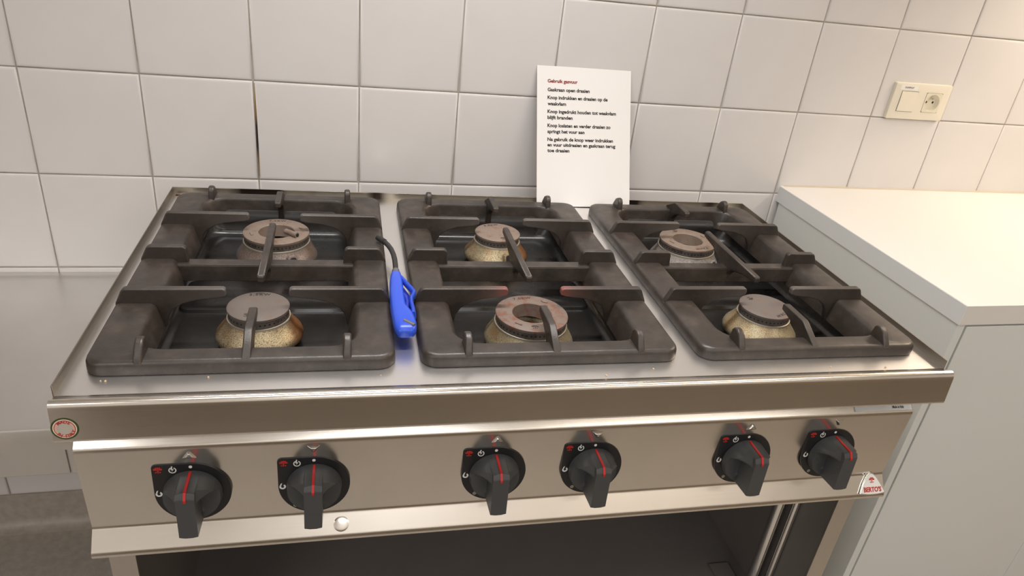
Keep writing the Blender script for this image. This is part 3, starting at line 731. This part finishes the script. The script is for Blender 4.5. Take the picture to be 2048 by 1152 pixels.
tube(bm, [LP(-0.1968, -0.452, 0.0255), LP(-0.1938, -0.462, 0.0262), LP(-0.1925, -0.478, 0.0260), LP(-0.1945, -0.494, 0.0252), LP(-0.1962, -0.502, 0.0250)], [0.0030, 0.0038, 0.0034, 0.0032, 0.0028], 10, 1.5)
obj('trigger', bm, M['blue_dark'], lt, smooth=60)
bm = bmesh.new()
tube(bm, [LP(-0.1885, -0.5475, 0.0312), LP(-0.2020, -0.5375, 0.0332)], 0.0027, 10)
obj('slide_switch', bm, M['collar_grey'], lt, smooth=40)
bm = bmesh.new()
tube(bm, [LP(-0.2030, -0.371, 0.0245), LP(-0.2034, -0.386, 0.0245)], [0.0058, 0.0066], 16)
obj('neck_collar', bm, M['collar_grey'], lt, smooth=50)
npth = [(-0.2031, -0.372, 0.0245), (-0.2024, -0.352, 0.0245), (-0.2022, -0.332, 0.0245), (-0.2032, -0.312, 0.0246), (-0.2060, -0.292, 0.0248), (-0.2106, -0.275, 0.0250), (-0.2160, -0.263, 0.0252)]
bm = bmesh.new(); tube(bm, [LP(*p) for p in npth], 0.0042, 14); obj('neck', bm, M['neck'], lt, smooth=50)
bm = bmesh.new(); tube(bm, [LP(-0.2155, -0.264, 0.0252), LP(-0.2215, -0.254, 0.0256), LP(-0.2268, -0.2475, 0.0258)], [0.0050, 0.0051, 0.0044], 14); obj('nozzle', bm, M['neck'], lt, smooth=40)

# ------------------------------------------------------------------ laminated notice leaning on the wall
Bc = Vector((1.0680, -0.1185, HZ + 0.0016)); Tc = Vector((1.0640, -0.0062, ZO + 0.0678))
ey = (Tc - Bc); LEN = ey.length; ey.normalize()
ex = Vector((1, 0, 0)); ex = (ex - ey * ex.dot(ey)).normalized(); ez = ex.cross(ey)
nt = empty('notice', Bc); nt.matrix_world = Matrix((ex, ey, ez)).transposed().to_4x4(); nt.location = Bc
tag(nt, 'laminated A4 instruction sheet in Dutch with red heading, leaning on the tiles behind the range', 'notice')
bm = bmesh.new()
def sheet(x, y): return 0.0022 * math.cos(x * 13) * (1 - y / LEN) - 0.0022 + 0.0018 * math.exp(-((x - 0.105) ** 2 + (y - 0.02) ** 2) / 0.0008)
nx, ny = 24, 32
V = [[bm.verts.new((-0.1045 + 0.209 * i / nx, LEN * j / ny, sheet(-0.1045 + 0.209 * i / nx, LEN * j / ny))) for j in range(ny + 1)] for i in range(nx + 1)]
for i in range(nx):
    for j in range(ny): bm.faces.new((V[i][j], V[i + 1][j], V[i + 1][j + 1], V[i][j + 1]))
bmesh.ops.recalc_face_normals(bm, faces=bm.faces[:])
bmesh.ops.solidify(bm, geom=bm.faces[:], thickness=0.0006)
obj('sheet', bm, M['paper'], nt, smooth=50)
for (t_, yv, wd, mm), me in zip(NOTICE, TXT):
    for v in me.vertices: v.co.z = sheet(v.co.x - 0.0817, yv) + 0.0007
    obj('text_line', me, M[mm], nt, (-0.0817, yv - 0.0034, 0.0))

# ------------------------------------------------------------------ double wall plate: hood switch and socket outlet
ws = tag(empty('wall_socket', (1.9130, -0.0046, ZO + 0.0435)), 'cream double wall plate with rocker switch and power outlet above the worktop', 'socket')
def hole_plate(bm, cx, hw, hh, r, y0, n=10):
    pass
bm = bmesh.new()
# plate face with two square windows
def rr2(x0, x1, z0, z1, y, r=0.003):
    return [(x, y, z) for x, z, _ in rrect((x1 - x0) / 2, (z1 - z0) / 2, r, 0, 9, (x0 + x1) / 2, (z0 + z1) / 2)]
loft(bm, [rr2(-0.080, 0.080, -0.0424, 0.0424, 0.0), rr2(-0.080, 0.080, -0.0424, 0.0424, -0.0075), rr2(-0.0793, 0.0793, -0.0417, 0.0417, -0.0090), rr2(-0.0780, 0.0780, -0.0404, 0.0404, -0.0095),
          rr2(0.0122, 0.0588, -0.0233, 0.0233, -0.0095, 0.001), rr2(0.0122, 0.0588, -0.0233, 0.0233, -0.0002, 0.001)])
obj('cover_plate', bm, M['socket'], ws, smooth=35)
obj('switch_gap', B(-0.0590, -0.0120, -0.0097, -0.0090, -0.0240, 0.0240), M['hole'], ws)
obj('rocker_switch', prism(bmesh.new(), [(-0.0096, -0.0232), (-0.0112, -0.0232), (-0.0122, 0.0), (-0.0104, 0.0232), (-0.0096, 0.0232)], 'x', -0.0583, -0.0129), M['socket'], ws, bevel=0.0006)
def to_y(pts, y): return [(x, y, z) for x, z, _ in pts]
sq = []
for q in range(48):
    a = 2 * PI * (q + 0.5) / 48; k_ = 0.0228 / max(abs(math.cos(a)), abs(math.sin(a)))
    sq.append((0.0355 + k_ * math.cos(a), k_ * math.sin(a)))
n_ = len(sq)
def circ(r, cz=0.0): 
    out = []
    for x, z in sq:
        a = math.atan2(z, x - 0.0355); out.append((0.0355 + r * math.cos(a), cz + r * math.sin(a)))
    return out
bm = bmesh.new()
loft(bm, [[(x, -0.0010, z) for x, z in sq], [(x, -0.0106, z) for x, z in sq], [(x, -0.0106, z) for x, z in circ(0.0203)], [(x, -0.0106, z) for x, z in circ(0.0196)], [(x, -0.0012, z) for x, z in circ(0.0160, -0.0015)]], False, False, True)
obj('outlet_insert', bm, M['socket_in'], ws, smooth=40)
for sx in (-1, 1):
    bm = bmesh.new(); prism(bm, [(0.0355 + sx * 0.0095 + 0.0027 * math.cos(2 * PI * i / 14), 0.0027 * math.sin(2 * PI * i / 14)) for i in range(14)], 'y', -0.0016, -0.0008)
    obj('pin_hole', bm, M['hole'], ws)
bm = bmesh.new(); tube(bm, [(0.0355, -0.0010, 0.0095), (0.0355, -0.0085, 0.0095)], [0.0025, 0.0022], 12)
obj('earth_pin', bm, M['chrome'], ws, smooth=40)
obj('label_tape', B(-0.0665, -0.0175, -0.0098, -0.0095, 0.0268, 0.0372), M['tape'], ws)
obj('label_text', T_DAMP, M['print_black'], ws, (-0.0420, -0.0100, 0.0300), (PI / 2, 0, 0))

# ------------------------------------------------------------------ crumbs scattered on the hob
bm = bmesh.new()
cr = [(-0.5575, -0.6135), (-0.552, -0.6145), (0.02, -0.6275), (0.135, -0.621), (0.41, -0.6285), (0.33, -0.632), (0.50, -0.634), (-0.44, -0.612), (0.062, -0.633), (-0.235, -0.618)]
for x, y in cr:
    r = random.uniform(0.0007, 0.0016)
    mtx = Matrix.Translation((x, y, r * 0.6)) @ Matrix.Diagonal((1, 1.3, 0.7, 1))
    bmesh.ops.create_icosphere(bm, subdivisions=1, radius=r, matrix=mtx)
cb = obj('crumbs', bm, M['crumb'], None, hobw(0, 0), (0, 0, YAW))
cb['kind'] = 'stuff'; tag(cb, 'tiny pale crumbs scattered along the front of the steel hob', 'crumbs')
